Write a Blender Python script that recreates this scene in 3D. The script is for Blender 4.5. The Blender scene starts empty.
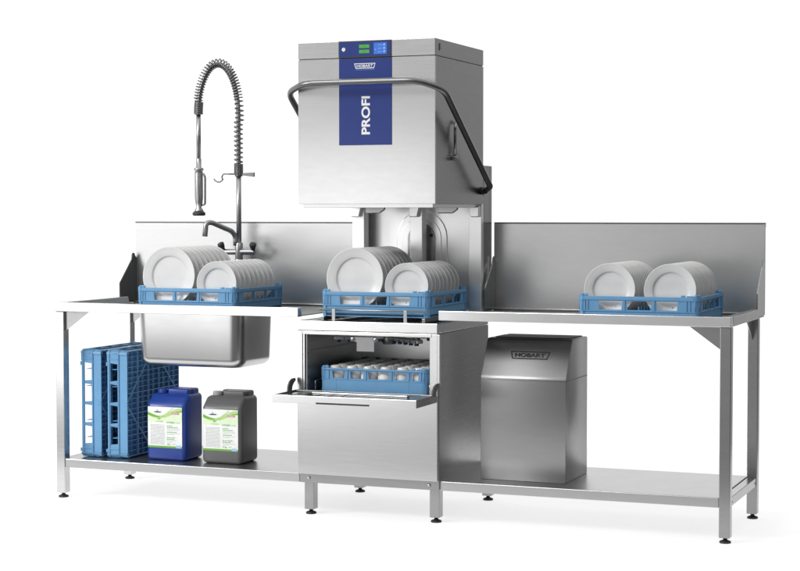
import bpy, bmesh, math, random
from mathutils import Vector, Matrix
random.seed(7)
S = bpy.context.scene
COL = S.collection
PI = math.pi

# ------------------------------------------------------------------ materials
def new_mat(name):
    m = bpy.data.materials.new(name); m.use_nodes = True
    nt = m.node_tree; nt.nodes.clear()
    out = nt.nodes.new('ShaderNodeOutputMaterial')
    b = nt.nodes.new('ShaderNodeBsdfPrincipled')
    nt.links.new(b.outputs[0], out.inputs[0])
    return m, nt, b

def plain(name, col, rough=.4, metal=0., spec=.5, noise=.0, nscale=40., coat=0., bump=0.):
    m, nt, b = new_mat(name)
    b.inputs['Base Color'].default_value = (*col, 1)
    b.inputs['Roughness'].default_value = rough
    b.inputs['Metallic'].default_value = metal
    b.inputs['Specular IOR Level'].default_value = spec
    b.inputs['Coat Weight'].default_value = coat
    tc = nt.nodes.new('ShaderNodeTexCoord')
    n = nt.nodes.new('ShaderNodeTexNoise'); n.inputs['Scale'].default_value = nscale; n.inputs['Detail'].default_value = 4
    nt.links.new(tc.outputs['Object'], n.inputs['Vector'])
    if noise:
        mr = nt.nodes.new('ShaderNodeMapRange')
        mr.inputs['To Min'].default_value = rough - noise; mr.inputs['To Max'].default_value = rough + noise
        nt.links.new(n.outputs['Fac'], mr.inputs['Value']); nt.links.new(mr.outputs[0], b.inputs['Roughness'])
        mx = nt.nodes.new('ShaderNodeMix'); mx.data_type = 'RGBA'
        mx.inputs['A'].default_value = (*[c * .9 for c in col], 1); mx.inputs['B'].default_value = (*[min(1, c * 1.08) for c in col], 1)
        nt.links.new(n.outputs['Fac'], mx.inputs['Factor']); nt.links.new(mx.outputs['Result'], b.inputs['Base Color'])
    if bump:
        bp = nt.nodes.new('ShaderNodeBump'); bp.inputs['Strength'].default_value = bump; bp.inputs['Distance'].default_value = .001
        nt.links.new(n.outputs['Fac'], bp.inputs['Height']); nt.links.new(bp.outputs[0], b.inputs['Normal'])
    return m

def steel(name, col=.60, rough=.30, scale=(5, 5, 280), lines=.034, cloud=.024):
    """brushed stainless steel: fine horizontal grain plus soft cloudy handling marks"""
    m, nt, b = new_mat(name)
    b.inputs['Metallic'].default_value = 1.0
    tc = nt.nodes.new('ShaderNodeTexCoord')
    mp = nt.nodes.new('ShaderNodeMapping'); mp.inputs['Scale'].default_value = scale
    nt.links.new(tc.outputs['Object'], mp.inputs['Vector'])
    g = nt.nodes.new('ShaderNodeTexNoise'); g.inputs['Scale'].default_value = 1.0; g.inputs['Detail'].default_value = 5; g.inputs['Roughness'].default_value = .7
    nt.links.new(mp.outputs[0], g.inputs['Vector'])
    mp2 = nt.nodes.new('ShaderNodeMapping'); mp2.inputs['Scale'].default_value = (12, 12, 34)
    nt.links.new(tc.outputs['Object'], mp2.inputs['Vector'])
    c = nt.nodes.new('ShaderNodeTexNoise'); c.inputs['Scale'].default_value = 1.0; c.inputs['Detail'].default_value = 7; c.inputs['Roughness'].default_value = .62
    nt.links.new(mp2.outputs[0], c.inputs['Vector'])
    def ma(op, x, y):
        n = nt.nodes.new('ShaderNodeMath'); n.operation = op
        for i, v in enumerate((x, y)):
            if isinstance(v, (int, float)): n.inputs[i].default_value = v
            else: nt.links.new(v, n.inputs[i])
        return n.outputs[0]
    gl = ma('MULTIPLY', ma('SUBTRACT', g.outputs['Fac'], .5), lines * 2)
    cl = ma('MULTIPLY', ma('SUBTRACT', c.outputs['Fac'], .5), cloud * 2)
    v = ma('ADD', ma('ADD', gl, cl), col)
    cb = nt.nodes.new('ShaderNodeCombineColor')
    nt.links.new(v, cb.inputs[0]); nt.links.new(ma('MULTIPLY', v, 1.004), cb.inputs[1]); nt.links.new(ma('MULTIPLY', v, .998), cb.inputs[2])
    nt.links.new(cb.outputs[0], b.inputs['Base Color'])
    nt.links.new(ma('ADD', ma('ADD', ma('MULTIPLY', gl, 1.3), ma('MULTIPLY', cl, -.8)), rough), b.inputs['Roughness'])
    return m

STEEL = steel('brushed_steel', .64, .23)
STEEL_TOP = plain('satin_worktop_steel_shaded', (.16, .16, .16), .42, .15, .35, noise=.05, nscale=9)  # dark reflection on the table tops put into the grey colour
STEEL_SIDE = steel('shaded_side_steel', .34, .26)  # same steel, colour darkened for faces turned away from the light
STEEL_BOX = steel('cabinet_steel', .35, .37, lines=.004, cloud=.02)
STEEL_BOWL = steel('bowl_steel', .58, .26, scale=(60, 60, 60), lines=.006)
STEEL_SHELF = steel('shelf_steel', .46, .31)
STEEL_SPLASH = steel('splash_steel', .62, .33)
STEEL_POST = plain('satin_post_steel_lit', (.95, .95, .95), .32, .8, .5, noise=.03, nscale=7)  # paler colour stands in for stronger light on posts and back panel
STEEL_DARK = steel('dimmed_reflection_steel', .14, .35)  # colour darkened so the sink bowl's reflection of this panel looks shaded
STEEL_IN = steel('chamber_steel', .60, .34)
CHROME = plain('polished_chrome', (.44, .44, .44), .34, 1., noise=.03)
DARKCHROME = plain('dark_chrome', (.22, .22, .22), .30, 1., noise=.03)
HANDLE = plain('smoked_steel_handle', (.22, .22, .223), .33, 1., noise=.04)
BLACK = plain('black_rubber', (.012, .012, .012), .5, noise=.05)
EDGE = plain('edge_dark_reflection', (.16, .16, .16), .35, .8, noise=.04)  # dark reflection along the splash fold, put into the colour
DARK = plain('dark_recess', (.03, .03, .031), .5, noise=.05)
GREYPL = plain('dark_grey_plate', (.10, .10, .10), .42, .6, noise=.06)
PORC = plain('white_porcelain', (.72, .72, .715), .30, 0, .4, noise=.03, nscale=12)
CUPM = plain('white_cup_porcelain', (.88, .88, .87), .22, 0, .5, noise=.03, nscale=12)
BLUE = plain('blue_rack_plastic', (.145, .345, .580), .40, 0, .45, noise=.05, nscale=30, bump=.04)
BLUEJ = plain('blue_canister_plastic', (.018, .055, .30), .33, 0, .5, noise=.05, nscale=18, bump=.05)
GREYJ = plain('grey_canister_plastic', (.125, .125, .128), .36, 0, .5, noise=.05, nscale=18, bump=.05)
CAPG = plain('light_grey_cap', (.35, .35, .35), .4, noise=.05)
PANELBLUE = plain('blue_panel_foil', (.011, .034, .205), .26, .0, .5, noise=.03, nscale=6)
WHITE = plain('white_print', (.85, .85, .85), .45, noise=.02)
SCREEN = plain('blue_touch_screen', (.06, .20, .72), .2, noise=.02)
ICON = plain('light_blue_icon', (.30, .50, .90), .3, noise=.02)
GREENL = plain('green_indicator', (.07, .38, .05), .3, noise=.02)
GREEND = plain('dark_green_print', (.05, .20, .02), .5, noise=.02)
GREEN = plain('green_print', (.16, .42, .04), .5, noise=.02)
LGREEN = plain('light_green_print', (.46, .66, .26), .5, noise=.02)
PGREEN = plain('pale_green_print', (.72, .84, .60), .5, noise=.02)
GREYT = plain('grey_small_print', (.42, .43, .44), .5, noise=.02)
DKGREY = plain('dark_grey_print', (.05, .05, .05), .5, noise=.02)
PINK = plain('red_badge_print', (.75, .16, .22), .5, noise=.02)
LBLUE = plain('light_blue_print', (.35, .58, .82), .5, noise=.02)
LABELW = plain('label_paper', (.84, .85, .84), .4, noise=.02)
NOZZLE = plain('dark_blue_nozzle', (.012, .018, .12), .35, noise=.03)
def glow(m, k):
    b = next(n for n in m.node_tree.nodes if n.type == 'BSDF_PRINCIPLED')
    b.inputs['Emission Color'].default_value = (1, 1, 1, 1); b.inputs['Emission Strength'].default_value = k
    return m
FLOORM = glow(plain('white_floor_added_glow', (.44, .44, .44), .75, 0, .0, noise=.004, nscale=1.5), .71)  # added glow lightens the shadows under the tables; no lamp below

# ------------------------------------------------------------------ mesh builder
class MB:
    def __init__(self): self.bm = bmesh.new(); self.mats = []
    def mi(self, m):
        if m is None: return 0
        if m not in self.mats: self.mats.append(m)
        return self.mats.index(m)
    def _bev(self, verts, w, seg=2, sharp=True):
        es = {e for v in verts for e in v.link_edges}
        bmesh.ops.bevel(self.bm, geom=list(es), offset=w, segments=seg, profile=.6, affect='EDGES', clamp_overlap=True)
    def box(self, x0, x1, y0, y1, z0, z1, bev=0., seg=2, mat=None, M=None):
        tmp = bmesh.new()
        bmesh.ops.create_cube(tmp, size=1)
        for v in tmp.verts:
            v.co = ((x0 + x1) / 2 + v.co.x * (x1 - x0), (y0 + y1) / 2 + v.co.y * (y1 - y0), (z0 + z1) / 2 + v.co.z * (z1 - z0))
        if bev:
            bmesh.ops.bevel(tmp, geom=list(tmp.edges), offset=bev, segments=seg, profile=.5, affect='EDGES', clamp_overlap=True)
        self._merge(tmp, mat, M); return self
    def prism(self, pts, axis, a, b, bev=0., seg=2, mat=None, M=None):
        """closed polygon pts (2D) extruded along axis from a to b; for 'y' pts are (x,z), for 'x' (y,z), for 'z' (x,y)"""
        def P(p, t):
            return {'y': (p[0], t, p[1]), 'x': (t, p[0], p[1]), 'z': (p[0], p[1], t)}[axis]
        tmp = bmesh.new()
        A = [tmp.verts.new(P(p, a)) for p in pts]; B = [tmp.verts.new(P(p, b)) for p in pts]
        tmp.faces.new(A); tmp.faces.new(list(reversed(B)))
        n = len(pts)
        for i in range(n): tmp.faces.new((A[i], B[i], B[(i + 1) % n], A[(i + 1) % n]))
        bmesh.ops.recalc_face_normals(tmp, faces=tmp.faces)
        if bev: bmesh.ops.bevel(tmp, geom=list(tmp.edges), offset=bev, segments=seg, profile=.5, affect='EDGES', clamp_overlap=True)
        self._merge(tmp, mat, M); return self
    def cyl(self, p0, p1, r0, r1=None, n=20, mat=None, bev=0.):
        p0, p1 = Vector(p0), Vector(p1); r1 = r0 if r1 is None else r1
        d = p1 - p0; q = d.to_track_quat('Z', 'Y').to_matrix().to_4x4()
        tmp = bmesh.new()
        bmesh.ops.create_cone(tmp, cap_ends=True, segments=n, radius1=r0, radius2=r1, depth=d.length)
        if bev:
            es = [e for e in tmp.edges if len(e.link_faces) == 2 and any(len(f.verts) > 4 for f in e.link_faces)]
            bmesh.ops.bevel(tmp, geom=es, offset=bev, segments=2, profile=.5, affect='EDGES')
        self._merge(tmp, mat, Matrix.Translation((p0 + p1) / 2) @ q, smooth=True); return self
    def lathe(self, prof, n=40, mat=None, M=None):
        """profile (r,z) revolved round Z"""
        tmp = bmesh.new(); rings = []
        for r, z in prof:
            if r < 1e-6: rings.append([tmp.verts.new((0, 0, z))])
            else: rings.append([tmp.verts.new((r * math.cos(2 * PI * i / n), r * math.sin(2 * PI * i / n), z)) for i in range(n)])
        for A, B in zip(rings, rings[1:]):
            for i in range(n):
                j = (i + 1) % n
                if len(A) == 1 and len(B) == 1: continue
                if len(A) == 1: tmp.faces.new((A[0], B[i], B[j]))
                elif len(B) == 1: tmp.faces.new((A[i], B[0], A[j]))
                else: tmp.faces.new((A[i], B[i], B[j], A[j]))
        bmesh.ops.recalc_face_normals(tmp, faces=tmp.faces)
        self._merge(tmp, mat, M, smooth=True); return self
    def tube(self, path, r, n=14, mat=None, cap=True):
        path = [Vector(p) for p in path]; tmp = bmesh.new(); rings = []
        up = None
        for i, p in enumerate(path):
            t = (path[min(i + 1, len(path) - 1)] - path[max(i - 1, 0)]).normalized()
            if up is None:
                up = Vector((0, 0, 1)) if abs(t.z) < .9 else Vector((0, 1, 0))
            s = t.cross(up)
            if s.length < 1e-4: s = t.cross(Vector((1, 0, 0)))
            s.normalize(); u = s.cross(t).normalized(); up = u
            rr = r(i / (len(path) - 1)) if callable(r) else r
            rings.append([tmp.verts.new(p + (s * math.cos(2 * PI * k / n) + u * math.sin(2 * PI * k / n)) * rr) for k in range(n)])
        for A, B in zip(rings, rings[1:]):
            for k in range(n): tmp.faces.new((A[k], A[(k + 1) % n], B[(k + 1) % n], B[k]))
        if cap: tmp.faces.new(rings[0]); tmp.faces.new(list(reversed(rings[-1])))
        bmesh.ops.recalc_face_normals(tmp, faces=tmp.faces)
        self._merge(tmp, mat, None, smooth=True); return self
    def poly(self, pts, mat=None):
        f = self.bm.faces.new([self.bm.verts.new(p) for p in pts]); f.material_index = self.mi(mat); return self
    def mesh(self, me, M, mat=None):
        tmp = bmesh.new(); tmp.from_mesh(me); self._merge(tmp, mat, M); return self
    def _merge(self, tmp, mat, M=None, smooth=False):
        k = self.mi(mat)
        if M is not None: bmesh.ops.transform(tmp, matrix=M, verts=tmp.verts)
        vm = {}
        for v in tmp.verts: vm[v] = self.bm.verts.new(v.co)
        for f in tmp.faces:
            try:
                g = self.bm.faces.new([vm[v] for v in f.verts]); g.material_index = k; g.smooth = smooth
            except ValueError: pass
        tmp.free()
    def build(self, name, mat=None, parent=None, smooth_angle=None):
        me = bpy.data.meshes.new(name)
        self.bm.normal_update(); self.bm.to_mesh(me); self.bm.free()
        if self.mats:
            for m in self.mats: me.materials.append(m)
        elif mat: me.materials.append(mat)
        if smooth_angle:
            for p in me.polygons: p.use_smooth = True
            try: me.set_sharp_from_angle(angle=math.radians(smooth_angle))
            except Exception: pass
        o = bpy.data.objects.new(name, me); COL.objects.link(o)
        if parent: o.parent = parent
        return o

def tag(o, label, cat, group=None):
    o['label'] = label; o['category'] = cat
    if group: o['group'] = group
    return o
def thing(name, label, cat, loc=(0, 0, 0), group=None):
    o = bpy.data.objects.new(name, None); COL.objects.link(o); o.location = loc
    o.empty_display_size = .1
    return tag(o, label, cat, group)
def children(o): return [c for c in COL.objects if c.parent == o]
def copy_tree(o, parent=None):
    c = o.copy(); COL.objects.link(c)
    if parent: c.parent = parent
    for ch in children(o): copy_tree(ch, c)
    return c

def text_mesh(s, h=None, w=None, bold=0.):
    """mesh of a word in the XY plane, centred; scaled to height h and width w"""
    cu = bpy.data.curves.new('lettering', 'FONT'); cu.body = s; cu.offset = bold; cu.resolution_u = 4
    o = bpy.data.objects.new('lettering', cu); COL.objects.link(o)
    dg = bpy.context.evaluated_depsgraph_get()
    me = bpy.data.meshes.new_from_object(o.evaluated_get(dg))
    bpy.data.objects.remove(o); bpy.data.curves.remove(cu)
    xs = [v.co.x for v in me.vertices]; ys = [v.co.y for v in me.vertices]
    x0, x1, y0, y1 = min(xs), max(xs), min(ys), max(ys)
    sy = h / (y1 - y0) if h else w / (x1 - x0)
    sx = w / (x1 - x0) if w else sy
    for v in me.vertices: v.co = ((v.co.x - (x0 + x1) / 2) * sx, (v.co.y - (y0 + y1) / 2) * sy, 0)
    return me
def facing_front(x, y, z, rot=0., tilt=0.):
    """matrix putting an XY drawing on a vertical face that looks to -Y"""
    return Matrix.Translation((x, y, z)) @ Matrix.Rotation(PI / 2 + tilt, 4, 'X') @ Matrix.Rotation(rot, 4, 'Z')

def arc_path(pts, r, n=7):
    """polyline with rounded corners"""
    pts = [Vector(p) for p in pts]; out = [pts[0]]
    for a, b, c in zip(pts, pts[1:], pts[2:]):
        u = (a - b); v = (c - b)
        d = min(r, u.length * .49, v.length * .49)
        p, q = b + u.normalized() * d, b + v.normalized() * d
        for i in range(n + 1):
            t = i / n; out.append(p * (1 - t) ** 2 + b * 2 * t * (1 - t) + q * t * t)
    out.append(pts[-1]); return out

# ------------------------------------------------------------------ dimensions (metres)
XL, XR, XM = -1.576, 1.5685, .3275
YF, YB = .009, .758
ZT, ZT2, ZP = .9105, .8696, .876
LEG, ZS, ZS2 = .045, .183, .143

# ------------------------------------------------------------------ floor
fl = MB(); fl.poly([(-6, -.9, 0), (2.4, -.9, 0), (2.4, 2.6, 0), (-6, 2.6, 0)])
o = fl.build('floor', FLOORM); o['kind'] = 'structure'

# ------------------------------------------------------------------ tables
def foot(parent, x, y):
    b = MB()
    b.lathe([(0, 0), (.0225, 0), (.024, .003), (.0225, .008), (.013, .012), (.0085, .0135), (.0085, .026), (0, .026)], 24, None, Matrix.Translation((x, y, 0)))
    return b.build('foot', BLACK, parent)
def table_leg(root, x0, y0, mat, zt=ZT2):
    b = MB(); b.box(x0, x0 + LEG, y0, y0 + LEG, .022, zt - .001, .003)
    l = b.build('leg', mat, root); foot(l, x0 + LEG / 2, y0 + LEG / 2); return l
def gusset(root, pts, axis, a, b_, mat):
    b = MB(); b.prism(pts, axis, a, b_, .0006, 1); return b.build('gusset', mat, root)
def end_plate(root, x0, x1, mat):
    b = MB()
    b.prism([(.597, ZP + .001), (.597, .978), (.712, 1.09), (.718, 1.118), (.728, 1.125), (.740, 1.122), (.746, 1.11), (.757, 1.10), (.757, ZP + .001)], 'x', x0, x1, .0006, 1)
    return b.build('end_plate', mat, root)

def make_table(name, label, x0, x1, outer, bowl):
    """outer: -1 when the free end is on the left, +1 on the right"""
    r = thing(name, label, 'table', ((x0 + x1) / 2, .35, 0))
    inv = Matrix.Translation((-(x0 + x1) / 2, -.35, 0))
    # pan
    b = MB()
    if bowl:
        hx0, hx1, hy0, hy1 = bowl
        b.box(x0 + .005, hx0, YF + .03, YB, ZP - .004, ZP); b.box(hx1, x1, YF + .03, YB, ZP - .004, ZP)
        b.box(hx0, hx1, YF + .03, hy0, ZP - .0041, ZP - .0001); b.box(hx0, hx1, hy1, YB, ZP - .0041, ZP - .0001)
    else: b.box(x0 + .005, x1 - .005, YF + .03, YB, ZP - .004, ZP)
    b.build('tabletop', STEEL_TOP, r)
    # raised front rim with sloping inner side
    b = MB(); b.prism([(YF, ZT2), (YF, ZT), (YF + .032, ZT), (YF + .040, ZP), (YF + .040, ZT2)], 'x', x0, x1, .0022, 2)
    b.build('front_rim', STEEL, r)
    if outer < 0:
        b = MB(); b.prism([(x0, ZT2), (x0, ZT), (x0 + .032, ZT), (x0 + .04, ZP), (x0 + .04, ZT2)], 'y', YF + .0405, .63, .0022, 2); b.build('side_rim', STEEL, r)
    else:
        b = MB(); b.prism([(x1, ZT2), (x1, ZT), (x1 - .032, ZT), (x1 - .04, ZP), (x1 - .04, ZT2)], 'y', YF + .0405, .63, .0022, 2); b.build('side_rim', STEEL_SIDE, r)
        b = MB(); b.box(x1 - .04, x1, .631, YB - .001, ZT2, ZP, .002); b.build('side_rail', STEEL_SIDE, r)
    # backsplash with folded top and coved foot
    sx0, sx1 = (x0, -.30) if outer < 0 else (.323, x1)
    b = MB()
    b.prism([(YB, ZP + .0005), (YB, 1.2745), (YB + .028, 1.2745), (YB + .028, 1.262), (YB + .018, 1.262), (YB + .018, ZP + .0005)], 'x', sx0, sx1, .0008, 1)
    bs = b.build('backsplash', STEEL_SPLASH, r)
    b = MB(); b.box(sx0, sx1, YB - .0008, YB + .028, 1.2748, 1.281, .0015, 2); b.build('edge_fold', EDGE, bs)
    b = MB(); b.box(sx0 + .008, sx1 - .008, YB - .04, YB - .001, ZP + .0003, ZP + .012, .003); b.build('upstand', STEEL_SIDE, bs)
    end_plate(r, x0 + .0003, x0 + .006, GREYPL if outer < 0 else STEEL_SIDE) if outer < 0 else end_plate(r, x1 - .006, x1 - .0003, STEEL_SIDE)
    if outer > 0: end_plate(r, XM + .001, XM + .007, STEEL_SIDE)
    # legs and gussets at the free end
    lx = x0 + .002 if outer < 0 else x1 - .002 - LEG
    for y in (.0201, .6234): table_leg(r, lx, y, STEEL if outer < 0 else STEEL_SIDE)
    if outer < 0:
        for y in (.035, .640): gusset(r, [(lx + LEG + .0005, ZT2 - .002), (lx + LEG + .125, ZT2 - .002), (lx + LEG + .0005, ZT2 - .092)], 'y', y, y + .003, STEEL_SIDE)
        gusset(r, [(.0655, ZT2 - .002), (.19, ZT2 - .002), (.0655, ZT2 - .092)], 'x', lx + .02, lx + .023, STEEL)
    else:
        gusset(r, [(lx - .0005, ZT2 - .002), (lx - .125, ZT2 - .002), (lx - .0005, ZT2 - .092)], 'y', .035, .038, STEEL_SIDE)
        gusset(r, [(.6225, ZT2 - .002), (.47, ZT2 - .002), (.6225, ZT2 - .092)], 'x', lx + .02, lx + .023, STEEL_SIDE)
    # lower shelf: folded sheet
    a0, a1 = (lx + LEG + .001, x1 - .001) if outer < 0 else (x0 + .001, lx - .001)
    b = MB(); b.box(a0, a1, .0225, .655, ZS2, ZS, .0025)
    b.build('shelf', STEEL_SHELF, r)
    ex0, ex1 = (lx + .004, lx + LEG - .002) if outer < 0 else (lx + .004, lx + LEG - .004)
    b = MB(); b.box(ex0, ex1, .0660, .6225, ZS2 + .001, ZS - .0015, .002); rail = b.build('shelf_rail', STEEL_SIDE, r)
    if outer > 0:
        for yy in (.085, .60):
            q = MB(); q.cyl((ex1 - .0005, yy, .160), (ex1 + .0022, yy, .160), .0055, .004, 14); q.build('rivet', DARKCHROME, rail)
    if bowl:
        make_bowl(r, *bowl)
    for c in children(r):
        c.matrix_parent_inverse = inv
    return r

def rrect(x0, x1, y0, y1, r, z, n=7):
    out = []
    for cx, cy, a0 in ((x1 - r, y1 - r, 0), (x0 + r, y1 - r, PI / 2), (x0 + r, y0 + r, PI), (x1 - r, y0 + r, 3 * PI / 2)):
        for i in range(n + 1):
            a = a0 + PI / 2 * i / n; out.append((cx + r * math.cos(a), cy + r * math.sin(a), z))
    return out
def make_bowl(root, x0, x1, y0, y1):
    b = MB(); bm = b.bm
    zt, zb, R = ZP - .0045, .621, .06
    def ring(ins, z, r): return [bm.verts.new(p) for p in rrect(x0 + ins, x1 - ins, y0 + ins, y1 - ins, r, z)]
    prof = [(0, zt, R), (.006, zb + .04, R)]
    for i in range(1, 8):
        a = PI / 2 * i / 7; prof.append((.006 + .04 * (1 - math.cos(a)), zb + .04 * (1 - math.sin(a)), R - .022 * (1 - math.cos(a))))
    outer = [ring(*q) for q in prof]
    inner = [ring(q[0] + .003, q[1] + (.003 if k > 1 else 0), q[2] - .002) for k, q in enumerate(prof)]
    def skin(rs, flip):
        for A, B in zip(rs, rs[1:]):
            n = len(A)
            for i in range(n):
                f = (A[i], A[(i + 1) % n], B[(i + 1) % n], B[i]); bm.faces.new(f if not flip else f[::-1])
        bm.faces.new(rs[-1] if not flip else rs[-1][::-1])
    skin(outer, True); skin(inner, False)
    n = len(outer[0])
    for i in range(n): bm.faces.new((outer[0][i], outer[0][(i + 1) % n], inner[0][(i + 1) % n], inner[0][i]))
    bmesh.ops.recalc_face_normals(bm, faces=bm.faces)
    o = b.build('sink_bowl', STEEL_BOWL, root, smooth_angle=60)
    d = MB(); d.cyl(((x0 + x1) / 2, (y0 + y1) / 2, zb + .003), ((x0 + x1) / 2, (y0 + y1) / 2, zb + .008), .035, .033, 28)
    d.build('drain', DARKCHROME, o)

BOWL = (-1.198, -.652, .10, .46)
make_table('sink_table', 'long steel table with hanging sink bowl and lower shelf, left of the dishwasher', XL, -XM, -1, BOWL)
make_table('outlet_table', 'long steel table with open lower shelf, right of the dishwasher', XM, XR, +1, None)

# ------------------------------------------------------------------ dishwasher
D = thing('dishwasher', 'tall steel two level hood dishwasher with raised hood and open lower door', 'dishwasher', (0, .3, 0))
def part(b, name, mat, parent=None, **k):
    o = b.build(name, mat, parent or D, **k)
    if parent is None: o.matrix_parent_inverse = Matrix.Translation((0, -.3, 0))
    return o
Z8 = .8135
# body
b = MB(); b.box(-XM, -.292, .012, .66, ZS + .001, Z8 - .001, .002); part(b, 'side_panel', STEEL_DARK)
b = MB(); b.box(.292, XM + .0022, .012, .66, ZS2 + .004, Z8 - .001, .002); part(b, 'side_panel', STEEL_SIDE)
b = MB(); b.box(-XM + .0005, XM - .0005, -.002, .0115, ZS + .001, .553, .002); part(b, 'front_panel', STEEL)
b = MB(); b.box(-.2915, .2915, .645, .658, ZS + .001, Z8 - .001); part(b, 'rear_panel', STEEL_SIDE)
b = MB()   # frame round the lower opening
b.box(-XM, -.3015, -.003, .0115, .5545, Z8 - .002, .0015); b.box(.3015, XM, -.003, .0115, .5545, Z8 - .002, .0015)
b.box(-.3012, .3012, -.003, .0115, Z8 - .016, Z8 - .002, .0015)
b.box(XM + .0005, XM + .011, -.006, .0115, .60, Z8 - .004, .001); b.box(-.3012, -.2935, .002, .0118, .5545, Z8 - .0165); b.box(.2935, .3012, .002, .0118, .5545, Z8 - .0165)
part(b, 'door_frame', STEEL)
ch = MB()   # lower wash chamber
ch.box(-.2915, -.2865, .013, .56, .53, Z8 - .004); ch.box(.2865, .2915, .013, .56, .53, Z8 - .004)
ch.box(-.2864, .2864, .552, .557, .53, Z8 - .004); ch.box(-.2864, .2864, .013, .5515, .526, .530); ch.box(-.2864, .2864, .013, .5515, Z8 - .018, Z8 - .014)
ch.box(.2820, .2863, .03, .54, .718, .724, .001); ch.box(-.2863, -.2820, .03, .54, .718, .724, .001)
chamber = part(ch, 'wash_chamber', STEEL_IN)
for sx in (-1, 1):      # rails that carry the lower rack
    b = MB(); b.box(sx * .262 - .012, sx * .262 + .012, .02, .545, .5305, .5455, .002)
    b.tube(arc_path([(sx * .268, .06, .545), (sx * .268, .06, .59), (sx * .268, .30, .59), (sx * .268, .30, .545)], .012), .004, 8)
    part(b, 'rack_rail', STEEL_SIDE, chamber)
def spray_arm(y, z, ang, L):
    b = MB(); M = Matrix.Translation((0, y, z)) @ Matrix.Rotation(ang, 4, 'Z')
    b.box(-L, L, -.017, .017, -.009, .009, .005, 3, mat=STEEL_IN, M=M)
    for k in range(-5, 6):
        if k == 0: continue
        x = k * L / 5.6; b.box(x - .007, x + .007, -.009, .009, -.020, -.0085, .003, 2, mat=NOZZLE, M=M)
        b.box(x + .018, x + .022, -.019, -.0165, -.006, .002, mat=DARK, M=M)
    b.cyl((0, y, z - .025), (0, y, z + .02), .028, mat=STEEL_IN)
    return part(b, 'spray_arm', None, chamber)
spray_arm(.26, .775, .55, .25); spray_arm(.26, .768, -.62, .25)
b = MB()   # bracket under the lintel with two screws
b.prism([(-.078, .790), (.052, .790), (.052, .772), (.034, .768), (.034, .728), (-.030 - .018, .728), (-.048, .768), (-.078, .772)], 'y', .006, .010, .001, 1)
br = part(b, 'catch_bracket', CAPG)
for x in (-.066, .040):
    b = MB(); b.lathe([(0, 0), (.0105, 0), (.0105, .003), (.006, .007), (0, .008)], 18, None, Matrix.Translation((x, .006, .781)) @ Matrix.Rotation(PI / 2, 4, 'X')); part(b, 'screw', CHROME, br)
# skirt, legs
b = MB(); b.box(-.3265, .3265, .019, .034, ZS2, ZS, .002); sk = part(b, 'skirt', STEEL_SIDE)
for x in (-.282, .282):
    b = MB(); b.lathe([(0, 0), (.009, 0), (.009, .002), (.006, .006), (0, .007)], 18, None, Matrix.Translation((x, .0192, .163)) @ Matrix.Rotation(PI / 2, 4, 'X')); part(b, 'rivet', CHROME, sk)
for x0, y0 in ((-.3116, .0362), (.2770, .0362), (-.3425 + .001, .66), (.2994, .66)):
    b = MB(); b.box(x0, x0 + LEG, y0, y0 + LEG, .022, ZS2 + (0.002 if y0 > .1 else .03), .003)
    l = part(b, 'leg', STEEL_SIDE); f = foot(l, x0 + LEG / 2, y0 + LEG / 2)
# worktop between the levels
b = MB()
b.box(-.3285, .3285, -.0045, .058, Z8, .856, .003)
b.box(-.3285, -.286, .0583, .66, Z8, .8555, .002); b.box(.286, .3285, .0583, .66, Z8, .8555, .002)
b.box(-.2857, .2857, .60, .6598, Z8, .8555, .002)
wt = part(b, 'worktop', STEEL)
b = MB(); b.box(-.2855, .2855, .0585, .5995, Z8, .822); part(b, 'wash_tank', DARK)
b = MB()
for x in (-.22, .252): b.box(x - .008, x + .008, .03, .66, .8565, .8735, .002)
for k in range(9): b.cyl((-.285, .07 + k * .062, .846), (.285, .07 + k * .062, .846), .0035, n=8)
part(b, 'slide_rail', DARKCHROME)
b = MB(); b.cyl((-.236, .034, .904), (.262, .034, .904), .0042, n=12)
for x in (-.165, .170): b.box(x - .008, x + .008, .0245, .0295, .8565, .907, .001)
part(b, 'rack_guide', CHROME)
# rear posts, back panel, rear column
for x in (-.2920, -.002, .286):
    b = MB(); b.box(x - .0305, x + .0305, .60, .655, .8560, 1.40, .0025); po = part(b, 'post', STEEL_POST)
    if x:
        b = MB(); b.prism([(x - .026, 1.355), (x + .026, 1.355), (x + .026 - (.012 if x < 0 else 0), 1.305), (x - .026 + (.012 if x > 0 else 0), 1.305)], 'y', .575, .5995, .004, 2); part(b, 'guide_block', STEEL_POST, po)
b = MB(); b.box(-.316, .316, .70, .706, .8560, 1.46); bp = part(b, 'back_panel', STEEL_POST)
def obround(x0, x1, z0, z1, n=12):
    r = (x1 - x0) / 2; cx = (x0 + x1) / 2
    return [(x0, z0)] + [(cx - r * math.cos(PI * i / n), z1 - r + r * math.sin(PI * i / n)) for i in range(n + 1)] + [(x1, z0)]
b = MB(); b.prism(obround(-.135, .115, .865, 1.335), 'y', .694, .6995, .004, 3); b.prism(obround(-.110, .088, .865, 1.305), 'y', .690, .6936, .003, 3); eb = part(b, 'embossed_duct', STEEL_POST, bp)
b = MB(); b.prism(obround(-.078, .060, .865, 1.275), 'y', .6865, .6898, .002, 2); part(b, 'duct_cover', STEEL_SIDE, bp)
for z in (.97, 1.09, 1.22):
    b = MB(); b.cyl((.040, .6866, z), (.040, .682, z), .008, n=14); part(b, 'duct_bolt', DARK, bp)

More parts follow.
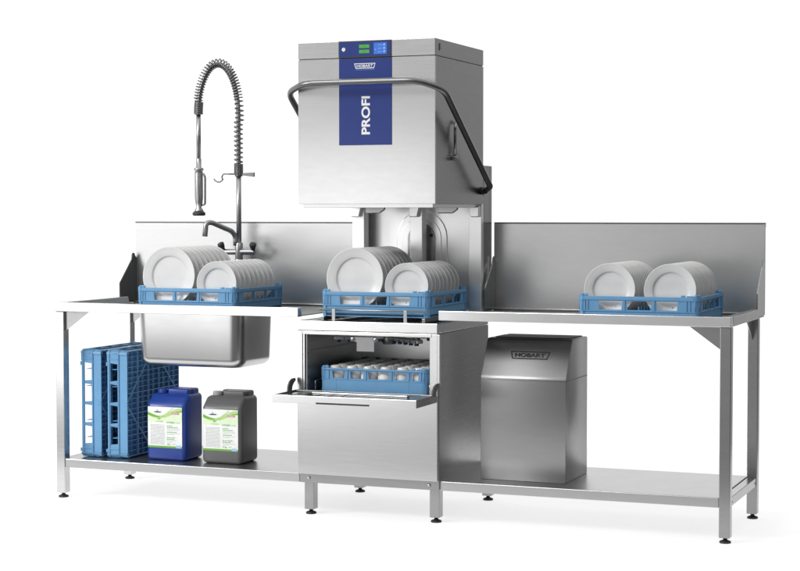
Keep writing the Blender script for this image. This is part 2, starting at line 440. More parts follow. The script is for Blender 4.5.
for x in (-.165, .19):
    b = MB(); b.prism([(x - .05, 1.36), (x + .05, 1.36), (x + .045, 1.338), (x + .02, 1.322), (x - .05, 1.322)], 'y', .50, .515, .004, 2); part(b, 'hood_arm', STEEL_SIDE)
b = MB(); b.box(-.3175, .3175, .708, .745, .8560, 1.54, .003); b.box(.300, .3175, .627, .7075, .8560, 1.54, .002); b.box(-.3175, -.300, .627, .7075, .8560, 1.54, .002); part(b, 'rear_column', STEEL_SIDE)
# hood
HX, HY0, HY1, HZ0, HZ1, HSEAM = .3175, -.0035, .6205, 1.3635, 2.061, 1.988
hd = MB()
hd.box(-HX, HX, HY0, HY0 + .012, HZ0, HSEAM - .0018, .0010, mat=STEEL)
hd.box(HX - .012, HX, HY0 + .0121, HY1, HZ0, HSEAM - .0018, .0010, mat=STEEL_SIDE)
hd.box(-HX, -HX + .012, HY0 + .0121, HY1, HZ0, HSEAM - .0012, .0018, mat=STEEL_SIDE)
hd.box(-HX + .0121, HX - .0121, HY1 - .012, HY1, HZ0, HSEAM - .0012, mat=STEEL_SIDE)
hd.box(-HX + .0121, HX - .0121, HY0 + .0121, HY1 - .0121, HZ0 + .03, HZ0 + .035, mat=STEEL_IN)
hood = part(hd, 'hood', None)
b = MB(); b.box(-HX + .016, HX - .016, HY0 + .016, HY0 + .022, HZ0 - .016, HZ0 + .0285, .001); b.box(HX - .022, HX - .016, HY0 + .0225, HY1 - .016, HZ0 - .016, HZ0 + .0285, .001); b.box(-HX + .016, -HX + .022, HY0 + .0225, HY1 - .016, HZ0 - .016, HZ0 + .0285, .001)
part(b, 'hood_liner', STEEL, hood)
b = MB(); b.box(-HX + .004, HX - .004, HY0 + .004, HY1 - .004, HSEAM - .004, HSEAM + .004, mat=DARK)
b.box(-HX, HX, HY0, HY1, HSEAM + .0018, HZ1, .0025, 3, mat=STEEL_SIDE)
b.box(HX - .001, HX + .0025, .045, .052, 2.012, 2.042, .001, mat=DARKCHROME); b.box(HX - .001, HX + .0022, .055, .068, 2.020, 2.045, .001, mat=STEEL_SIDE)
b.box(-HX + .001, HX - .001, HY0 - .0012, HY0 - .0002, HSEAM + .0022, HZ1 - .004, mat=STEEL)
part(b, 'top_cover', None, hood)
# display strip on the cover
b = MB(); b.box(-.1245, .1205, HY0 - .0045, HY0 - .0013, HSEAM + .001, HZ1 - .001, .001, 1, mat=DARK)
b.box(-.1205, .1170, HY0 - .0054, HY0 - .0046, HSEAM + .0055, HZ1 - .006, mat=PANELBLUE); disp = part(b, 'display_panel', None)
yd = HY0 - .0055
b = MB(); M = facing_front(-.099, yd, 2.024)
b.lathe([(0, 0), (.0085, 0), (.0085, .0016), (.0045, .0018), (0, .0018)], 24, WHITE, M); b.box(-.0012, .0012, .0006, .0052, .0019, .0022, mat=DARK, M=M); part(b, 'power_button', None, disp)
for z in (2.0355, 2.0135):
    b = MB(); b.box(-.028, .020, yd - .0008, yd - .0001, z - .0075, z + .0075, .0003, 1, mat=GREENL)
    b.mesh(text_mesh('60', h=.0065), facing_front(-.004, yd - .0010, z), GREEND); part(b, 'temperature_display', None, disp)
b = MB(); b.box(.040, .100, yd - .0008, yd - .0001, 2.0005, 2.049, .0003, 1, mat=SCREEN)
for z in (2.0395, 2.0245, 2.0105):
    b.lathe([(0, 0), (.0052, 0), (.0052, .0004), (0, .0004)], 16, ICON, facing_front(.0895, yd - .0009, z)); b.box(.060, .078, yd - .0011, yd - .0009, z - .0009, z + .0009, mat=ICON)
b.box(.0455, .0485, yd - .0011, yd - .0009, 2.018, 2.0235, mat=ICON); part(b, 'touch_screen', None, disp)
# blue front foil
b = MB(); b.box(-.1235, .1215, HY0 - .0016, HY0 - .0002, 1.615, HSEAM - .0025, .0004, 1, mat=PANELBLUE); foil = part(b, 'front_foil', None)
yf = HY0 - .0018
def hobart_badge(b, M, w, h, mat, line=.0022, letters=.62, bold=.03):
    o = [(-w / 2, h / 2), (w / 2, h / 2), (w / 2 - h * .28, -h / 2), (-w / 2 + h * .28, -h / 2)]
    i = [(-w / 2 + line * 1.3, h / 2 - line), (w / 2 - line * 1.3, h / 2 - line), (w / 2 - h * .28 - line * .8, -h / 2 + line), (-w / 2 + h * .28 + line * .8, -h / 2 + line)]
    k = b.mi(mat)
    for a in range(4):
        c = (a + 1) % 4
        f = b.bm.faces.new([b.bm.verts.new(M @ Vector((*p, 0))) for p in (o[a], i[a], i[c], o[c])]); f.material_index = k
    b.mesh(text_mesh('HOBART', h=h * letters, w=w * .76, bold=bold), M, mat)
b = MB(); hobart_badge(b, facing_front(-.003, yf, 1.953), .098, .022, WHITE, .0030, .50, .02)
b.box(-.045, .040, yf - .0001, yf + .0001, 1.9365, 1.9375, mat=ICON); part(b, 'maker_badge', None, foil)
b = MB(); b.mesh(text_mesh('PROFI', h=.040, w=.163, bold=.030), facing_front(.001, yf, 1.742, PI / 2), WHITE); part(b, 'lettering', None, foil)
# big lifting handle
b = MB(); R = .0135
hp = [(-.352, .60, 1.412), (-.3675, .565, 1.436), (-.3675, .006, 1.835), (-.3675, -.012, 1.848), (-.240, -.088, 1.878), (.258, -.088, 1.878), (.3675, -.030, 1.848), (.3675, -.005, 1.835), (.3675, .575, 1.440), (.350, .60, 1.412)]
hp = [(-.340, .585, 1.425), (-.3675, .578, 1.432), (-.3675, .000, 1.848), (-.250, -.088, 1.880), (.262, -.088, 1.880), (.3675, -.034, 1.842), (.3675, .578, 1.440), (.338, .590, 1.424)]
b.tube(arc_path(hp, .05, 9), R, 20); hnd = part(b, 'hood_handle', HANDLE)
for s in (-1, 1):
    b = MB(); b.cyl((s * .3178, .592, 1.424), (s * .345, .592, 1.424), .018, .013, 20, bev=.002); part(b, 'pivot', DARK, hnd)
b = MB(); b.tube(arc_path([(.333, .20, 1.557), (.333, .20, 1.702), (.333, .235, 1.725), (.333, .262, 1.714)], .02), .0062, 14)
b.cyl((.3176, .20, 1.562), (.343, .20, 1.562), .0105, n=18, bev=.002); part(b, 'gas_strut', STEEL_SIDE)
# open lower door
b = MB()
b.box(-XM, XM, -.250, -.244, .522, .5555, .0015, mat=STEEL)
b.box(-XM, -XM + .006, -.2438, -.010, .522, .5555, .0012, mat=STEEL_SIDE); b.box(XM - .006, XM, -.2438, -.010, .522, .5555, .0012, mat=STEEL_SIDE)
b.box(-XM + .0061, XM - .0061, -.2438, -.010, .5225, .5475, .001, mat=STEEL_SIDE)
b.box(-XM + .0061, XM - .0061, -.2438, -.225, .5478, .5553, .001, mat=STEEL_SIDE); b.box(-XM + .0061, XM - .0061, -.035, -.010, .5478, .5553, .001, mat=STEEL_SIDE)
for k in range(5): b.box(-.30 + k * .055, -.27 + k * .055, -.215, -.07, .5478, .5495, .001, mat=STEEL_SIDE)
door = part(b, 'lower_door', None)
b = MB(); b.box(-.205, .235, -.115, -.092, .548, .5575, .002); part(b, 'rack_runner', STEEL, door)
b = MB(); b.box(-.125, .117, -.2525, -.2503, .5228, .5295, .0005, 1); part(b, 'grip_recess', DARK, door)
for s in (-1, 1):
    b = MB(); x = s * .3165
    b.prism([(-.085, .552), (-.082, .575), (-.066, .594), (-.042, .604), (-.012, .605), (-.007, .594), (-.028, .584), (-.042, .570), (-.046, .552)], 'x', x - .004 + s * .018, x + .004 + s * .018, .0015, 2); part(b, 'hinge', GREYPL, door)

# ------------------------------------------------------------------ drain / heat unit on the right shelf
K = thing('steel_cabinet', 'brushed steel cabinet with sloping top front and embossed maker badge on right shelf', 'cabinet', (.658, .32, ZS))
KM = Matrix.Translation((-.658, -.32, -ZS))
def kpart(b, name, mat, **k):
    o = b.build(name, mat, K, **k); o.matrix_parent_inverse = KM; return o
x0, x1, y0, y1 = .468, .847, .150, .485
b = MB(); b.prism([(y0, ZS + .0005), (y0, .598), (y0, .612), (y0 + .0008, .620), (y0 + .004, .628), (y0 + .0068, .6329), (y0 + .0819, .7626), (y0 + .085, .768), (y0 + .093, .779), (y0 + .104, .785), (y1 - .006, .785), (y1, .779), (y1, ZS + .0005)], 'x', x0, x1, .0022, 2); kpart(b, 'cabinet_body', STEEL_BOX, smooth_angle=28)
b = MB(); b.box(x0 + .0005, x1 + .0012, y0 - .0012, y0 + .0005, .6135, .6150); b.box(x1 - .001, x1 + .0012, y0 + .0006, y1 - .004, .6135, .6150); kpart(b, 'lid_seam', GREYPL)
b = MB(); b.box(x0 + .025, x1 - .02, y0 + .125, y1 - .012, .7855, .7885, .001); kpart(b, 'top_insert', BLACK)
tl = -math.atan2(.085, .142)
b = MB(); hobart_badge(b, facing_front(.672, y0 + .0535 - .0012, .7185, 0, tl), .176, .036, DKGREY, .0035, .52, .025); kpart(b, 'maker_badge', None)

# ------------------------------------------------------------------ spray faucet
FX, FY = -.960, .690
Fa = thing('spray_faucet', 'tall chrome pre-rinse faucet with sprung hose and swivel spout behind the left plates', 'faucet', (FX, FY, ZP))
FM = Matrix.Translation((-FX, -FY, -ZP))
def fpart(b, name, mat, parent=None):
    o = b.build(name, mat, parent or Fa)
    if parent is None: o.matrix_parent_inverse = FM
    return o
b = MB(); b.cyl((FX, FY, ZP + .0005), (FX, FY, 1.10), .022, .020, 24, bev=.002); b.lathe([(0, 0), (.035, 0), (.035, .006), (.022, .012), (0, .012)], 28, None, Matrix.Translation((FX, FY, ZP + .0003)))
b.cyl((FX - .085, FY, 1.135), (FX + .085, FY, 1.135), .015, n=18, bev=.003)
b.cyl((FX, FY, 1.095), (FX, FY, 1.18), .019, n=24, bev=.003); fpart(b, 'base', CHROME)
b = MB(); b.cyl((FX, FY, 1.18), (FX, FY, 1.53), .0125, n=20); fpart(b, 'riser', CHROME)
# hose and spring path
pth = []
for i in range(30): pth.append((FX, FY, 1.51 + .30 * i / 29))
aw, ah, cz = .1085, .236, 1.81
for i in range(1, 61):
    a = PI * i / 60; k = -.012 * math.sin(a)
    pth.append((FX - aw + aw * math.cos(a) , FY - .002, cz + ah * math.sin(a) * (1.0)))
hx = FX - 2 * aw
pth.append((hx, FY - .002, 1.80))
b = MB(); b.tube(pth, .0105, 14); fpart(b, 'hose', DARKCHROME)
# helix
P = [Vector(p) for p in pth]; L = [0]
for a_, c_ in zip(P, P[1:]): L.append(L[-1] + (c_ - a_).length)
def at(s):
    s = max(0, min(L[-1] - 1e-6, s))
    for i in range(len(L) - 1):
        if L[i + 1] >= s:
            t = (s - L[i]) / (L[i + 1] - L[i]); return P[i].lerp(P[i + 1], t), (P[i + 1] - P[i]).normalized()
hel = []; s = 0; ang = 0; send = L[-1] - .005
while s < send:
    p, t = at(s); n1 = Vector((0, 1, 0)); n2 = t.cross(n1).normalized()
    off = n2 * (-.006)          # hose sags to the inside of the coil on the bend
    u = s / send
    pit = .0062 if u < .06 or u > .93 else (.0225 if u < .42 else .0135)
    hel.append(p + (n1 * math.cos(ang) + n2 * math.sin(ang)) * .0205 + (off if .3 < u < .92 else Vector()))
    ang += 2 * PI / 14; s += pit / 14
b = MB(); b.tube(hel, .0032, 6); fpart(b, 'spring', DARKCHROME)
b = MB(); b.cyl((hx, FY - .002, 1.83), (hx, FY - .002, 1.585), .0115, n=18); fpart(b, 'spray_pipe', CHROME)
b = MB(); b.lathe([(0, 0), (.014, 0), (.022, .004), (.022, .014), (.013, .024), (.0185, .05), (.021, .075), (.021, .19), (.019, .205), (.024, .209), (.024, .217), (.013, .222), (.013, .262), (.010, .268), (0, .268)], 28, None, Matrix.Translation((hx, FY - .002, 1.325)))
gun = fpart(b, 'spray_gun', CHROME)
b = MB(); b.lathe([(0, 0), (.026, 0), (.032, .004), (.032, .014), (.024, .022), (0, .022)], 28, None, Matrix.Translation((hx, FY - .002, 1.310))); fpart(b, 'spray_head', DARK, gun)
b = MB(); b.tube(arc_path([(hx + .018, FY - .006, 1.362), (hx + .036, FY - .006, 1.366), (hx + .037, FY - .006, 1.50), (hx + .028, FY - .006, 1.516)], .01), .0052, 10); fpart(b, 'trigger', DARKCHROME, gun)
b = MB(); b.tube(arc_path([(FX - .012, FY - .010, 1.165), (FX - .012, FY - .012, 1.21), (FX - .020, FY - .035, 1.235), (FX - .062, FY - .17, 1.280), (FX - .076, FY - .195, 1.276), (FX - .080, FY - .200, 1.212)], .03, 8), .0125, 16); fpart(b, 'spout', CHROME)
for x, q in ((FX - .082, -1), (FX + .078, 1)):
    b = MB(); M = Matrix.Translation((x, FY - .004, 1.143)) @ Matrix.Rotation(q * .25, 4, 'Y') @ Matrix.Rotation(.5, 4, 'X')
    b.lathe([(0, 0), (.010, 0), (.011, .012), (.014, .016), (.018, .032), (.016, .039), (.009, .042), (0, .042)], 8, None, M); fpart(b, 'tap_knob', DARK)
b = MB(); b.cyl((FX, FY, 1.500), (FX, FY, 1.522), .019, n=20, bev=.002)
b.tube(arc_path([(FX - .015, FY, 1.512), (FX - .085, FY, 1.514), (FX - .092, FY, 1.496), (FX - .085, FY, 1.486), (FX - .105, FY, 1.472), (FX - .128, FY, 1.480), (FX - .134, FY, 1.490)], .012, 6), .0038, 10)
b.prism([(FX + .018, 1.506), (FX + .018, 1.516), (FX + .085, 1.520), (FX + .085, 1.498)], 'y', FY - .006, FY + .006, .001, 1); fpart(b, 'hose_hook', DARKCHROME)

# ------------------------------------------------------------------ racks
def rack_wall(b, L, h, wins, zb, zt, y, flush=None):
    """one wall along X at y (outside towards -Y): band, windows, rim"""
    t = .0035
    q = y + (.004 if flush is None else flush)
    b.box(-L, L, q, q + t, 0, zb - .008, .001, 1)               # lower band, slightly set back
    b.box(-L, L, y - .001, y + .008, zb - .0078, zb - .0035, .001, 1)         # ledge
    b.box(-L, L, y + .0018, y + .0018 + t, zb - .0033, zb)
    b.box(-L, L, y - .002, y + .009, zt + .0032, h - .002, .002, 2)           # rim
    b.box(-L, L, y + .0018, y + .0018 + t, zt, zt + .003)
    e = -L
    for a, c in list(wins) + [(L, L)]:
        s0 = .004 if e > -L else 0; s1 = .004 if a < L else 0
        b.prism([(e - s0, zb + .0002), (a + s1, zb + .0002), (a, zt - .0002), (e, zt - .0002)], 'y', y + .0018, y + .0018 + t)
        if a - e < .04: b.box((a + e) / 2 - .0035, (a + e) / 2 + .0035, y - .0015, y + .0017, zb - .0033, zt + .003, .0008, 1)
        e = c
def make_rack(name, label, kind, group=None):
    r = thing(name, label, 'dish rack', (0, 0, 0), group)
    W = .25; C = .021
    if kind == 'plate':
        h, zb, zt = .110, .053, .089
        wins = [(-.165, -.065), (-.048, .058), (.075, .165)]
    elif kind == 'cup':
        h, zb, zt = .104, .058, .090
        wins = [(-.195, -.135), (-.11, -.045), (-.025, .075), (.095, .155), (.175, .212)]
    else:
        h, zb, zt = .104, .050, .088
        wins = [(-.190, -.105), (-.092, -.006), (.006, .092), (.105, .190)]
    for k in range(4):
        b = MB(); rack_wall(b, W - C, h, wins, zb, zt, -W, -.0005 if kind == 'cup' else None)
        if kind == 'plate':     # ribs on the corner blocks
            for x in (-.222, -.21, .20, .214): b.box(x - .002, x + .002, -W - .0015, -W + .0016, zb - .003, zt + .003, .0006, 1)
        if kind == 'cup':
            for x in (-.175, .165): b.box(x - .001, x + .001, -W - .0012, -W + .0005, .004, zb - .0085)
            b.box(-.228, -.175, -W - .0012, -W + .0005, .038, .0395); b.box(.165, .228, -W - .0012, -W + .0005, .038, .0395)
        bmesh.ops.rotate(b.bm, cent=(0, 0, 0), matrix=Matrix.Rotation(k * PI / 2, 3, 'Z'), verts=b.bm.verts)
        b.build('side_wall', BLUE, r)
    for k in range(4):
        b = MB(); c = W - C
        pts = [(c, -c)] + [(c + C * math.cos(a), -c + C * math.sin(a)) for a in [-PI / 2 + PI / 2 * i / 6 for i in range(7)]]
        b.prism(pts, 'z', 0, h - .0005)
        pr = [(c - .004, -c + .004)] + [(c + (C + .0025) * math.cos(a), -c + (C + .0025) * math.sin(a)) for a in [-PI / 2 + PI / 2 * i / 6 for i in range(7)]]
        b.prism(pr, 'z', zt + .0035, h); b.prism(pr, 'z', zb - .0078, zb - .0036)
        for a in (-PI / 4 - .5, -PI / 4 + .5):
            px, py = c + (C + .0005) * math.cos(a), -c + (C + .0005) * math.sin(a); b.cyl((px, py, zb - .003), (px, py, zt + .004), .0018, n=6)
        # stacking lugs beside the corner
        b.box(c - .052, c - .034, -W - .001, -W + .008, h - .0018, h + .006, .002, 2); b.box(c - .030, c + .010, -W + .002, -W + .010, h - .0018, h + .0035, .002, 2)
        b.box(W - .008, W + .001, -c + .002, -c + .018, h - .0018, h + .008, .002, 2); b.box(c + .002, c + .014, -c - .014, -c - .002, h - .001, h + .008, .002, 2)
        bmesh.ops.rotate(b.bm, cent=(0, 0, 0), matrix=Matrix.Rotation(k * PI / 2, 3, 'Z'), verts=b.bm.verts)
        b.build('corner_post', BLUE, r)
    # base grid
    b = MB(); g = W - .006
    if kind == 'compartment':
        for i in range(21): x = -g + 2 * g * i / 20; b.box(x - .0013, x + .0013, -g, g, .002, .016)
        for i in range(6): x = -g + 2 * g * i / 5; b.box(x - .0018, x + .0018, -g, g, .0005, .018)
        for i in range(6): y = -g + 2 * g * i / 5; b.box(-g, g, y - .0018, y + .0018, 0, .0182)
        for i in range(11): y = -g + 2 * g * i / 10; b.box(-g, g, y - .0013, y + .0013, .006, .0155)
        for sx in (-1, 1):
            for sy in (-1, 1):
                M = Matrix.Translation((sx * .125, sy * .125, 0)) @ Matrix.Rotation(-sx * sy * PI / 4, 4, 'Z'); b.box(-.17, .17, -.003, .003, .0008, .0165, M=M)
        b.box(-g, g, -g, g, .0166, .0176)
        b.build('base_grid', BLUE, r)
        b = MB(); q = W - .010
        for i in range(1, 6):
            x = -q + 2 * q * i / 6; b.box(x - .0013, x + .0013, -q, q, .019, .082); b.box(-q, q, x - .0013, x + .0013, .019, .0818)
        b.build('divider_grid', BLUE, r)
    else:
        for i in range(14):
            x = -g + 2 * g * i / 13; b.box(x - .002, x + .002, -g, g, .004, .014); b.box(-g, g, x - .002, x + .002, .0045, .0135)
        b.build('base_grid', BLUE, r)
        if kind == 'plate':
            for x in (-.205, -.10, -.005, .045, .135, .225):
                b = MB(); b.box(x - .0030, x + .0030, -.225, .225, .0105, .0155)
                for j in range(10): y = -.215 + j * .048; b.cyl((x, y, .012), (x, y, .066), .0042, .0028, 8)
                b.build('peg_row', BLUE, r)
    return r
ZR = .8745
G1 = 'blue plate racks on the tables and dishwasher'
r1 = make_rack('dish_rack', 'blue plastic plate rack on the left sink table in front of the faucet', 'plate', G1)
YC = .302
r1.location = (-.907, YC, ZP + .0005)
r2 = copy_tree(r1); r2.location = (.016, YC, ZR); r2['label'] = 'blue plastic plate rack under the raised dishwasher hood'
r3 = copy_tree(r1); r3.location = (1.182, YC - .015, ZP + .0005); r3['label'] = 'blue plastic plate rack on the right outlet table'
r4 = make_rack('cup_rack', 'blue rack full of white cups inside the open lower chamber of dishwasher', 'cup'); r4.location = (.010, .302, .5462)
G2 = 'blue racks stored upright under the sink table'
r5 = make_rack('dish_rack', 'left of the two blue racks standing on edge on lower shelf, empty windows', 'compartment', G2)
r5.rotation_euler = (0, -PI / 2, 0); r5.location = (-1.385, .355, ZS + .2545)
r6 = copy_tree(r5); r6.location = (-1.246, .355, ZS + .2545); r6['label'] = 'right of the two blue racks standing on edge, ribbed base facing the canisters'

# ------------------------------------------------------------------ plates and cups
def make_plate(R, name):
    k = R / .134
    f = [(0, .0030), (.060 * k, .0032), (.084 * k, .0040), (.0885 * k, .0050), (.0905 * k, .0078), (.0920 * k, .0105), (.0945 * k, .0118), (.112 * k, .0160), (.128 * k, .0196), (.1325 * k, .0212), (.134 * k, .0204), (.1335 * k, .0187),
         (.127 * k, .0156), (.097 * k, .0085), (.093 * k, .0045), (.088 * k, .0002), (.082 * k, -.0025), (.076 * k, -.0025), (.074 * k, -.0002), (0, -.0002)]
    b = MB(); b.lathe(f, 72); return b.build(name, PORC)
def place_plates(proto, x, zc, y0, y1, n, front, back, rest, grp, used=[]):
    for i in range(n):
        if proto not in used: o = proto; used.append(proto)
        else: o = proto.copy(); COL.objects.link(o)
        t = i / (n - 1)
        # axis towards the camera side (-Y), leaning back a little against the pegs
        o.rotation_euler = (PI / 2 - math.radians(3.0 + random.uniform(-.5, .5)), random.uniform(0, 6), 0)
        o.rotation_euler = (Matrix.Rotation(PI / 2 - math.radians(3 + random.uniform(-.6, .6)), 3, 'X') @ Matrix.Rotation(random.uniform(0, 6.28), 3, 'Z')).to_euler()
        o.location = (x + random.uniform(-.0012, .0012), y0 + (y1 - y0) * t + random.uniform(-.0012, .0012), zc)
        tag(o, front if i == 0 else back if i == n - 1 else rest, 'plate', grp)
big = make_plate(.134, 'dinner_plate'); small = make_plate(.1005, 'side_plate'); mid = make_plate(.108, 'dinner_plate')
def labs(size, where, ref): return (f'front {size} white plate of the {ref}', f'rearmost {size} white plate of the {ref}', f'{size} white plate inside the {ref}', f'{size} white plates standing in {where}')
place_plates(big, -1.008, 1.0375, .100, .485, 9, *labs('large', 'the left rack', 'left stack in the sink table rack'))
place_plates(small, -.765, 1.0065, .100, .490, 9, *labs('small', 'the left rack', 'right stack in the sink table rack'))
place_plates(big, -.088, 1.0385, .100, .485, 9, *labs('large', 'the middle rack', 'left stack in the rack under the hood'))
place_plates(small, .154, 1.0085, .100, .490, 9, *labs('small', 'the middle rack', 'right stack in the rack under the hood'))
place_plates(mid, 1.057, 1.0095, .085, .480, 12, *labs('medium', 'the right rack', 'left stack in the outlet table rack'))
md2 = mid.copy(); COL.objects.link(md2)
place_plates(md2, 1.309, 1.0095, .085, .480, 12, *labs('medium', 'the right rack', 'right stack in the outlet table rack'))
b = MB()
b.lathe([(0, .056), (.017, .056), (.019, .060), (.0215, .0602), (.023, .058), (.0225, .0535), (.029, .047), (.0345, .034), (.037, .016), (.038, .001), (.0375, 0), (.036, .001), (.035, .016), (.0325, .033), (.027, .045), (.017, .0515), (0, .052)], 32)
b.tube(arc_path([(.0355, 0, .014), (.054, 0, .012), (.056, 0, .036), (.031, 0, .042)], .012, 4), .0032, 8)
cup = b.build('cup', CUPM); first = True
for j in range(6):
    for i in range(6):
        c = cup if first else cup.copy()
        if not first: COL.objects.link(c)
        first = False
        c.location = (r4.location.x - .1975 + i * .079, r4.location.y - .1975 + j * .079, .5462 + .050)
        c.rotation_euler = (random.uniform(-.03, .03), random.uniform(-.03, .03), .9 + random.uniform(-.25, .25))
        tag(c, 'upturned white cup in the front row of the rack inside the lower chamber' if j == 0 else 'upturned white cup behind the front row of the rack inside the lower chamber', 'cup', 'white cups in front row of the lower rack' if j == 0 else 'white cups behind the front row of the lower rack')

# ------------------------------------------------------------------ canisters
def make_canister(name, label, mat, x0, y0, capmat, amount):
    w, d, h, sh = .203, .182, .316, .258
    r = thing(name, label, 'canister', (x0 + w / 2, y0 + d / 2, ZS))
    b = MB()
    b.prism([(-d / 2, 0), (-d / 2, sh), (-d / 2 + .052, h - .010), (d / 2, h - .010), (d / 2, 0)], 'x', -w / 2, w / 2, .022, 6)
    b.build('canister_body', mat, r, smooth_angle=40)
    b = MB(); b.box(-.030, w / 2 - .022, -.016, .030, h - .020, h + .012, .010, 4); b.box(-.060, w / 2 - .016, .034, d / 2 - .010, h - .020, h + .011, .010, 4); b.box(.045, w / 2 - .016, .02, .05, h - .020, h + .009, .008, 3)
    b.build('carry_handle', mat, r, smooth_angle=40)
    b = MB(); b.cyl((-.056, -.010, h - .012), (-.056, -.010, h + .008), .024, .023, 26, bev=.003); b.build('cap', capmat, r)
    # label, drawn flat on the front face
    lw, lz0, lz1 = .178, .060, .249; yl = -d / 2 - .0005
    b = MB(); b.box(-lw / 2 - .002, lw / 2 - .002, yl - .0004, yl + .0002, lz0, lz1, mat=LABELW); lab = b.build('label', None, r)
    b = MB(); lv = [0]
    def X(u): return -lw / 2 - .002 + u * lw
    def Z(v): return lz1 - v * (lz1 - lz0)
    def shape(pts, m, k): b.poly([(X(u), yl - .0004 - .00012 * k, Z(v)) for u, v in pts], m)
    def ribbon(top, bot, m, k):
        n = 20
        for i in range(n):
            u0, u1 = i / n, (i + 1) / n
            if u1 <= top[3] or u0 >= top[4]: continue
            f = lambda q, u: q[0] + q[1] * math.sin((u + q[2]) * PI * 1.5)
            shape([(u0, f(top, u0)), (u0, f(bot, u0)), (u1, f(bot, u1)), (u1, f(top, u1))], m, k)
    ribbon((.10, .10, .0, 0, 1), (.36, .02, .1, 0, 1), PGREEN, 1)
    ribbon((.13, .11, .05, 0, 1), (.20, .09, .0, 0, 1), LGREEN, 2)
    ribbon((.15, .075, -.05, 0, 1), (.185, .07, .05, 0, 1), GREEN, 3)
    n = 16
    for i in range(n):       # pale sweep rising to the top right
        u0, u1 = .35 + .4 * i / n, .35 + .4 * (i + 1) / n; g = lambda u: .22 - .22 * ((u - .35) / .4) ** 1.5
        shape([(u0, g(u0)), (u0, g(u0) + .028), (u1, g(u1) + .028), (u1, g(u1))], LGREEN, 4)
    shape([(.28, .30), (.33, .265), (.38, .275), (.34, .31)], GREEN, 4); shape([(.40, .33), (.42, .27), (.45, .25), (.48, .33)], WHITE, 5)
    shape([(.17, .12), (.28, .108), (.40, .115), (.38, .135), (.28, .142), (.20, .138)], DKGREY, 4); shape([(.255, .112), (.275, .045), (.30, .112)], GREYT, 4)
    shape([(.685, .120), (.925, .125), (.925, .178), (.685, .173)], GREYT, 5); shape([(.70, .130), (.91, .134), (.91, .168), (.70, .164)], PINK, 6)
    def word(s, u, v, h, m, w=None, k=5, bold=.02):
        b.mesh(text_mesh(s, h=h, w=w, bold=bold), facing_front(X(u), yl - .0004 - .00012 * k, Z(v)), m)
    word('HOBART', .805, .149, .0035, WHITE, w=.030, k=7)
    word('HYLINE', .655, .372, .0085, GREEN, w=.036); word('KLASSE', .855, .372, .0075, LGREEN, w=.034)
    word('HYLINE', .33, .355, .0065, LGREEN, w=.040, k=5)
    rnd = random.Random(len(amount))
    for i in range(20):      # block of small print
        v = .435 + i * .0245; u = .08
        while u < .485:
            du = rnd.uniform(.02, .07); e = min(.49, u + du); shape([(u, v), (u, v + .011), (e, v + .011), (e, v)], GREYT if rnd.random() > .06 else LGREEN, 1); u = e + .010
    for v, ln in ((.445, .15), (.485, .28), (.60, .26), (.735, .24), (.775, .22)):
        u = .56
        while u < .56 + ln: e = u + rnd.uniform(.03, .06); shape([(u, v), (u, v + .020), (e, v + .020), (e, v)], GREEN, 1); u = e + .009
    for v, ln in ((.525, .34), (.555, .30), (.640, .34), (.665, .20), (.815, .30), (.845, .16)):
        u = .56
        while u < .56 + ln: e = u + rnd.uniform(.02, .06); shape([(u, v), (u, v + .010), (e, v + .010), (e, v)], GREYT, 1); u = e + .009
    word(amount, .62, .905, .0100, GREEN); shape([(.74, .885), (.76, .885), (.76, .925), (.74, .925)], GREYT, 1); shape([(.78, .885), (.83, .885), (.83, .895), (.78, .895)], GREYT, 1)
    shape([(0, .952), (0, 1), (1, 1), (1, .952)], GREEN, 1); shape([(.82, .925), (.82, .99), (.965, .99), (.965, .925)], LBLUE, 2)
    b.build('label_print', None, lab)
    return r
make_canister('canister', 'royal blue plastic canister with green and white label on lower shelf', BLUEJ, -1.160, .130, BLUEJ, '10 l')
make_canister('canister', 'dark grey plastic canister with green and white label on lower shelf', GREYJ, -.874, .132, CAPG, '12 kg')

# ------------------------------------------------------------------ camera
cam = bpy.data.cameras.new('camera'); co = bpy.data.objects.new('camera', cam); COL.objects.link(co)
yaw, pit, rol = .378, -.043, -.0006
Fd = Vector((-math.sin(yaw) * math.cos(pit), math.cos(yaw) * math.cos(pit), math.sin(pit)))
Rt = Vector((math.cos(yaw), math.sin(yaw), 0)); Up = Rt.cross(Fd)
c_, s_ = math.cos(rol), math.sin(rol); Rt, Up = Rt * c_ + Up * s_, Up * c_ - Rt * s_
m = Matrix((Rt, Up, -Fd)).transposed().to_4x4(); m.translation = (2.9027, -6.9168, 1.3361)
co.matrix_world = m
cam.sensor_width = 36; cam.lens = 36 * 1747.5 / 800; cam.clip_start = .1; cam.clip_end = 200
S.camera = co

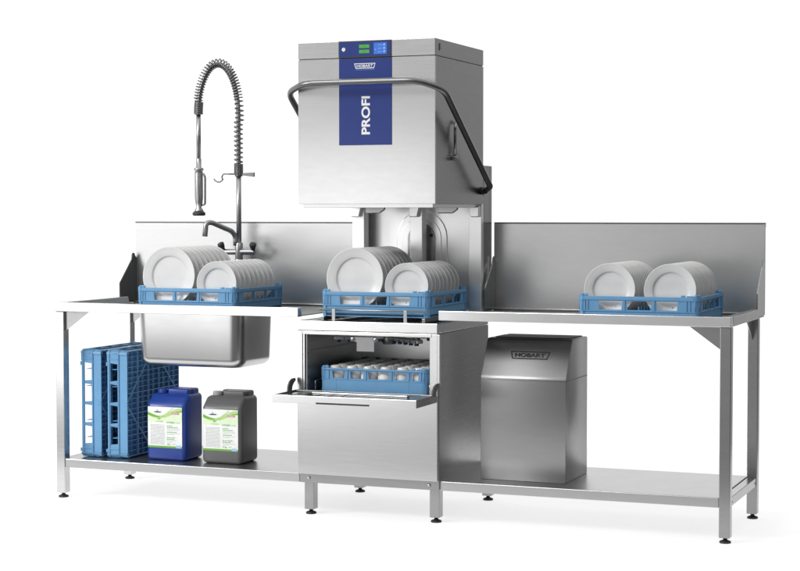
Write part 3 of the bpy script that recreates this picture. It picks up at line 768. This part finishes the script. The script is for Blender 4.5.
# ------------------------------------------------------------------ light
W = bpy.data.worlds.new('World'); S.world = W; W.use_nodes = True
nt = W.node_tree; nt.nodes.clear()
out = nt.nodes.new('ShaderNodeOutputWorld'); bg = nt.nodes.new('ShaderNodeBackground'); nt.links.new(bg.outputs[0], out.inputs[0])
tc = nt.nodes.new('ShaderNodeTexCoord'); sx = nt.nodes.new('ShaderNodeSeparateXYZ'); nt.links.new(tc.outputs['Generated'], sx.inputs[0])
def mth(op, *a):
    n = nt.nodes.new('ShaderNodeMath'); n.operation = op
    for i, v in enumerate(a):
        if isinstance(v, (int, float)): n.inputs[i].default_value = v
        else: nt.links.new(v, n.inputs[i])
    return n.outputs[0]
az = mth('ARCTAN2', sx.outputs[0], sx.outputs[1])            # 0 = +Y, positive to +X
azn = mth('DIVIDE', mth('ADD', az, PI), 2 * PI)
def ramp(fac, stops, interp='EASE'):
    r = nt.nodes.new('ShaderNodeValToRGB'); r.color_ramp.interpolation = interp
    e = r.color_ramp.elements
    while len(e) < len(stops): e.new(.5)
    for el, (p, v) in zip(e, stops): el.position = p; el.color = (v, v, v, 1)
    nt.links.new(fac, r.inputs[0]); return r.outputs[0]
def A(deg): return (deg + 180) / 360
K_ = .5
def R_(*st): return [(A(d), v * K_) for d, v in st]
AZ = R_((-180, .42), (-170, .84), (-158, .98), (-148, .72), (-125, .60), (-95, 1.3), (-72, 1.16), (3, 1.16), (17, .40), (120, .34), (160, .36), (180, .42))
ra = ramp(azn, AZ)
elv = mth('MULTIPLY_ADD', sx.outputs[2], .5, .5)
def E_(d): return .5 + .5 * math.sin(math.radians(d))
ef = ramp(elv, [(0, .16), (E_(-14), .22), (E_(-6), .50), (E_(-1), .92), (E_(2), .66), (E_(6), .20), (E_(25), .24), (1, .24)])
fm = ramp(azn, [(0, 1), (A(-98), 1), (A(-76), 0), (A(100), 0), (A(140), 1), (1, 1)])
fac = mth('ADD', mth('MULTIPLY', fm, mth('MULTIPLY', ef, 1.25)), mth('SUBTRACT', 1, fm))
rm = ramp(azn, [(0, 0), (A(5), 0), (A(18), 1), (A(120), 1), (A(150), 0), (1, 0)])
rf = ramp(elv, [(0, .10), (E_(-6), .20), (E_(1), .9), (E_(8), 1), (1, 1)])
ra = mth('MULTIPLY', mth('MULTIPLY', ra, fac), mth('ADD', mth('MULTIPLY', rm, rf), mth('SUBTRACT', 1, rm)))
zen = ramp(elv, [(0, 0), (.66, 0), (.86, 1)])
val = mth('MULTIPLY', mth('ADD', mth('MULTIPLY', ra, mth('SUBTRACT', 1, zen)), mth('MULTIPLY', zen, .70 * K_)), 1 / K_)
cb = nt.nodes.new('ShaderNodeCombineColor')
for i in range(3): nt.links.new(val, cb.inputs[i])
nt.links.new(cb.outputs[0], bg.inputs[0]); bg.inputs[1].default_value = 1.0

def area(name, loc, target, sx_, sy_, power, col=(1, 1, 1)):
    l = bpy.data.lights.new(name, 'AREA'); l.shape = 'RECTANGLE'; l.size = sx_; l.size_y = sy_; l.energy = power; l.color = col
    o = bpy.data.objects.new(name, l); COL.objects.link(o); o.location = loc
    d = Vector(target) - Vector(loc); o.rotation_euler = d.to_track_quat('-Z', 'Y').to_euler(); return o
area('softbox_key', (-4.9, -3.7, 3.0), (-.2, .2, .9), 1.7, 1.2, 150)
area('added_fill_hood', (-1.65, -3.6, 1.20), (-.2, .3, 1.2), 1.5, 1.1, 4.6)  # unseen lamp, added to brighten the lower hood front
area('added_fill_door', (-1.65, -3.6, .32), (-.2, .3, .32), 1.5, .56, 2.5)  # weak unseen lamp, added to brighten door and lower panel
area('added_fill_front', (-1.9, -4.6, 4.5), (-.1, .3, .9), 2.6, 1.4, 125)  # high unseen lamp, added to brighten the plate fronts
area('softbox_low', (-3.6, -3.6, .46), (-.6, .3, .60), 3.0, .58, 13.5)
area('softbox_top', (-.3, -.6, 5.2), (0, .3, 0), 6.5, 5.0, 45)

S.view_settings.view_transform = 'Standard'; S.view_settings.look = 'None'; S.view_settings.exposure = 0; S.view_settings.gamma = 1
S.render.engine = 'CYCLES'
S.cycles.use_denoising = True
S.cycles.max_bounces = 8
bpy.context.view_layer.update()
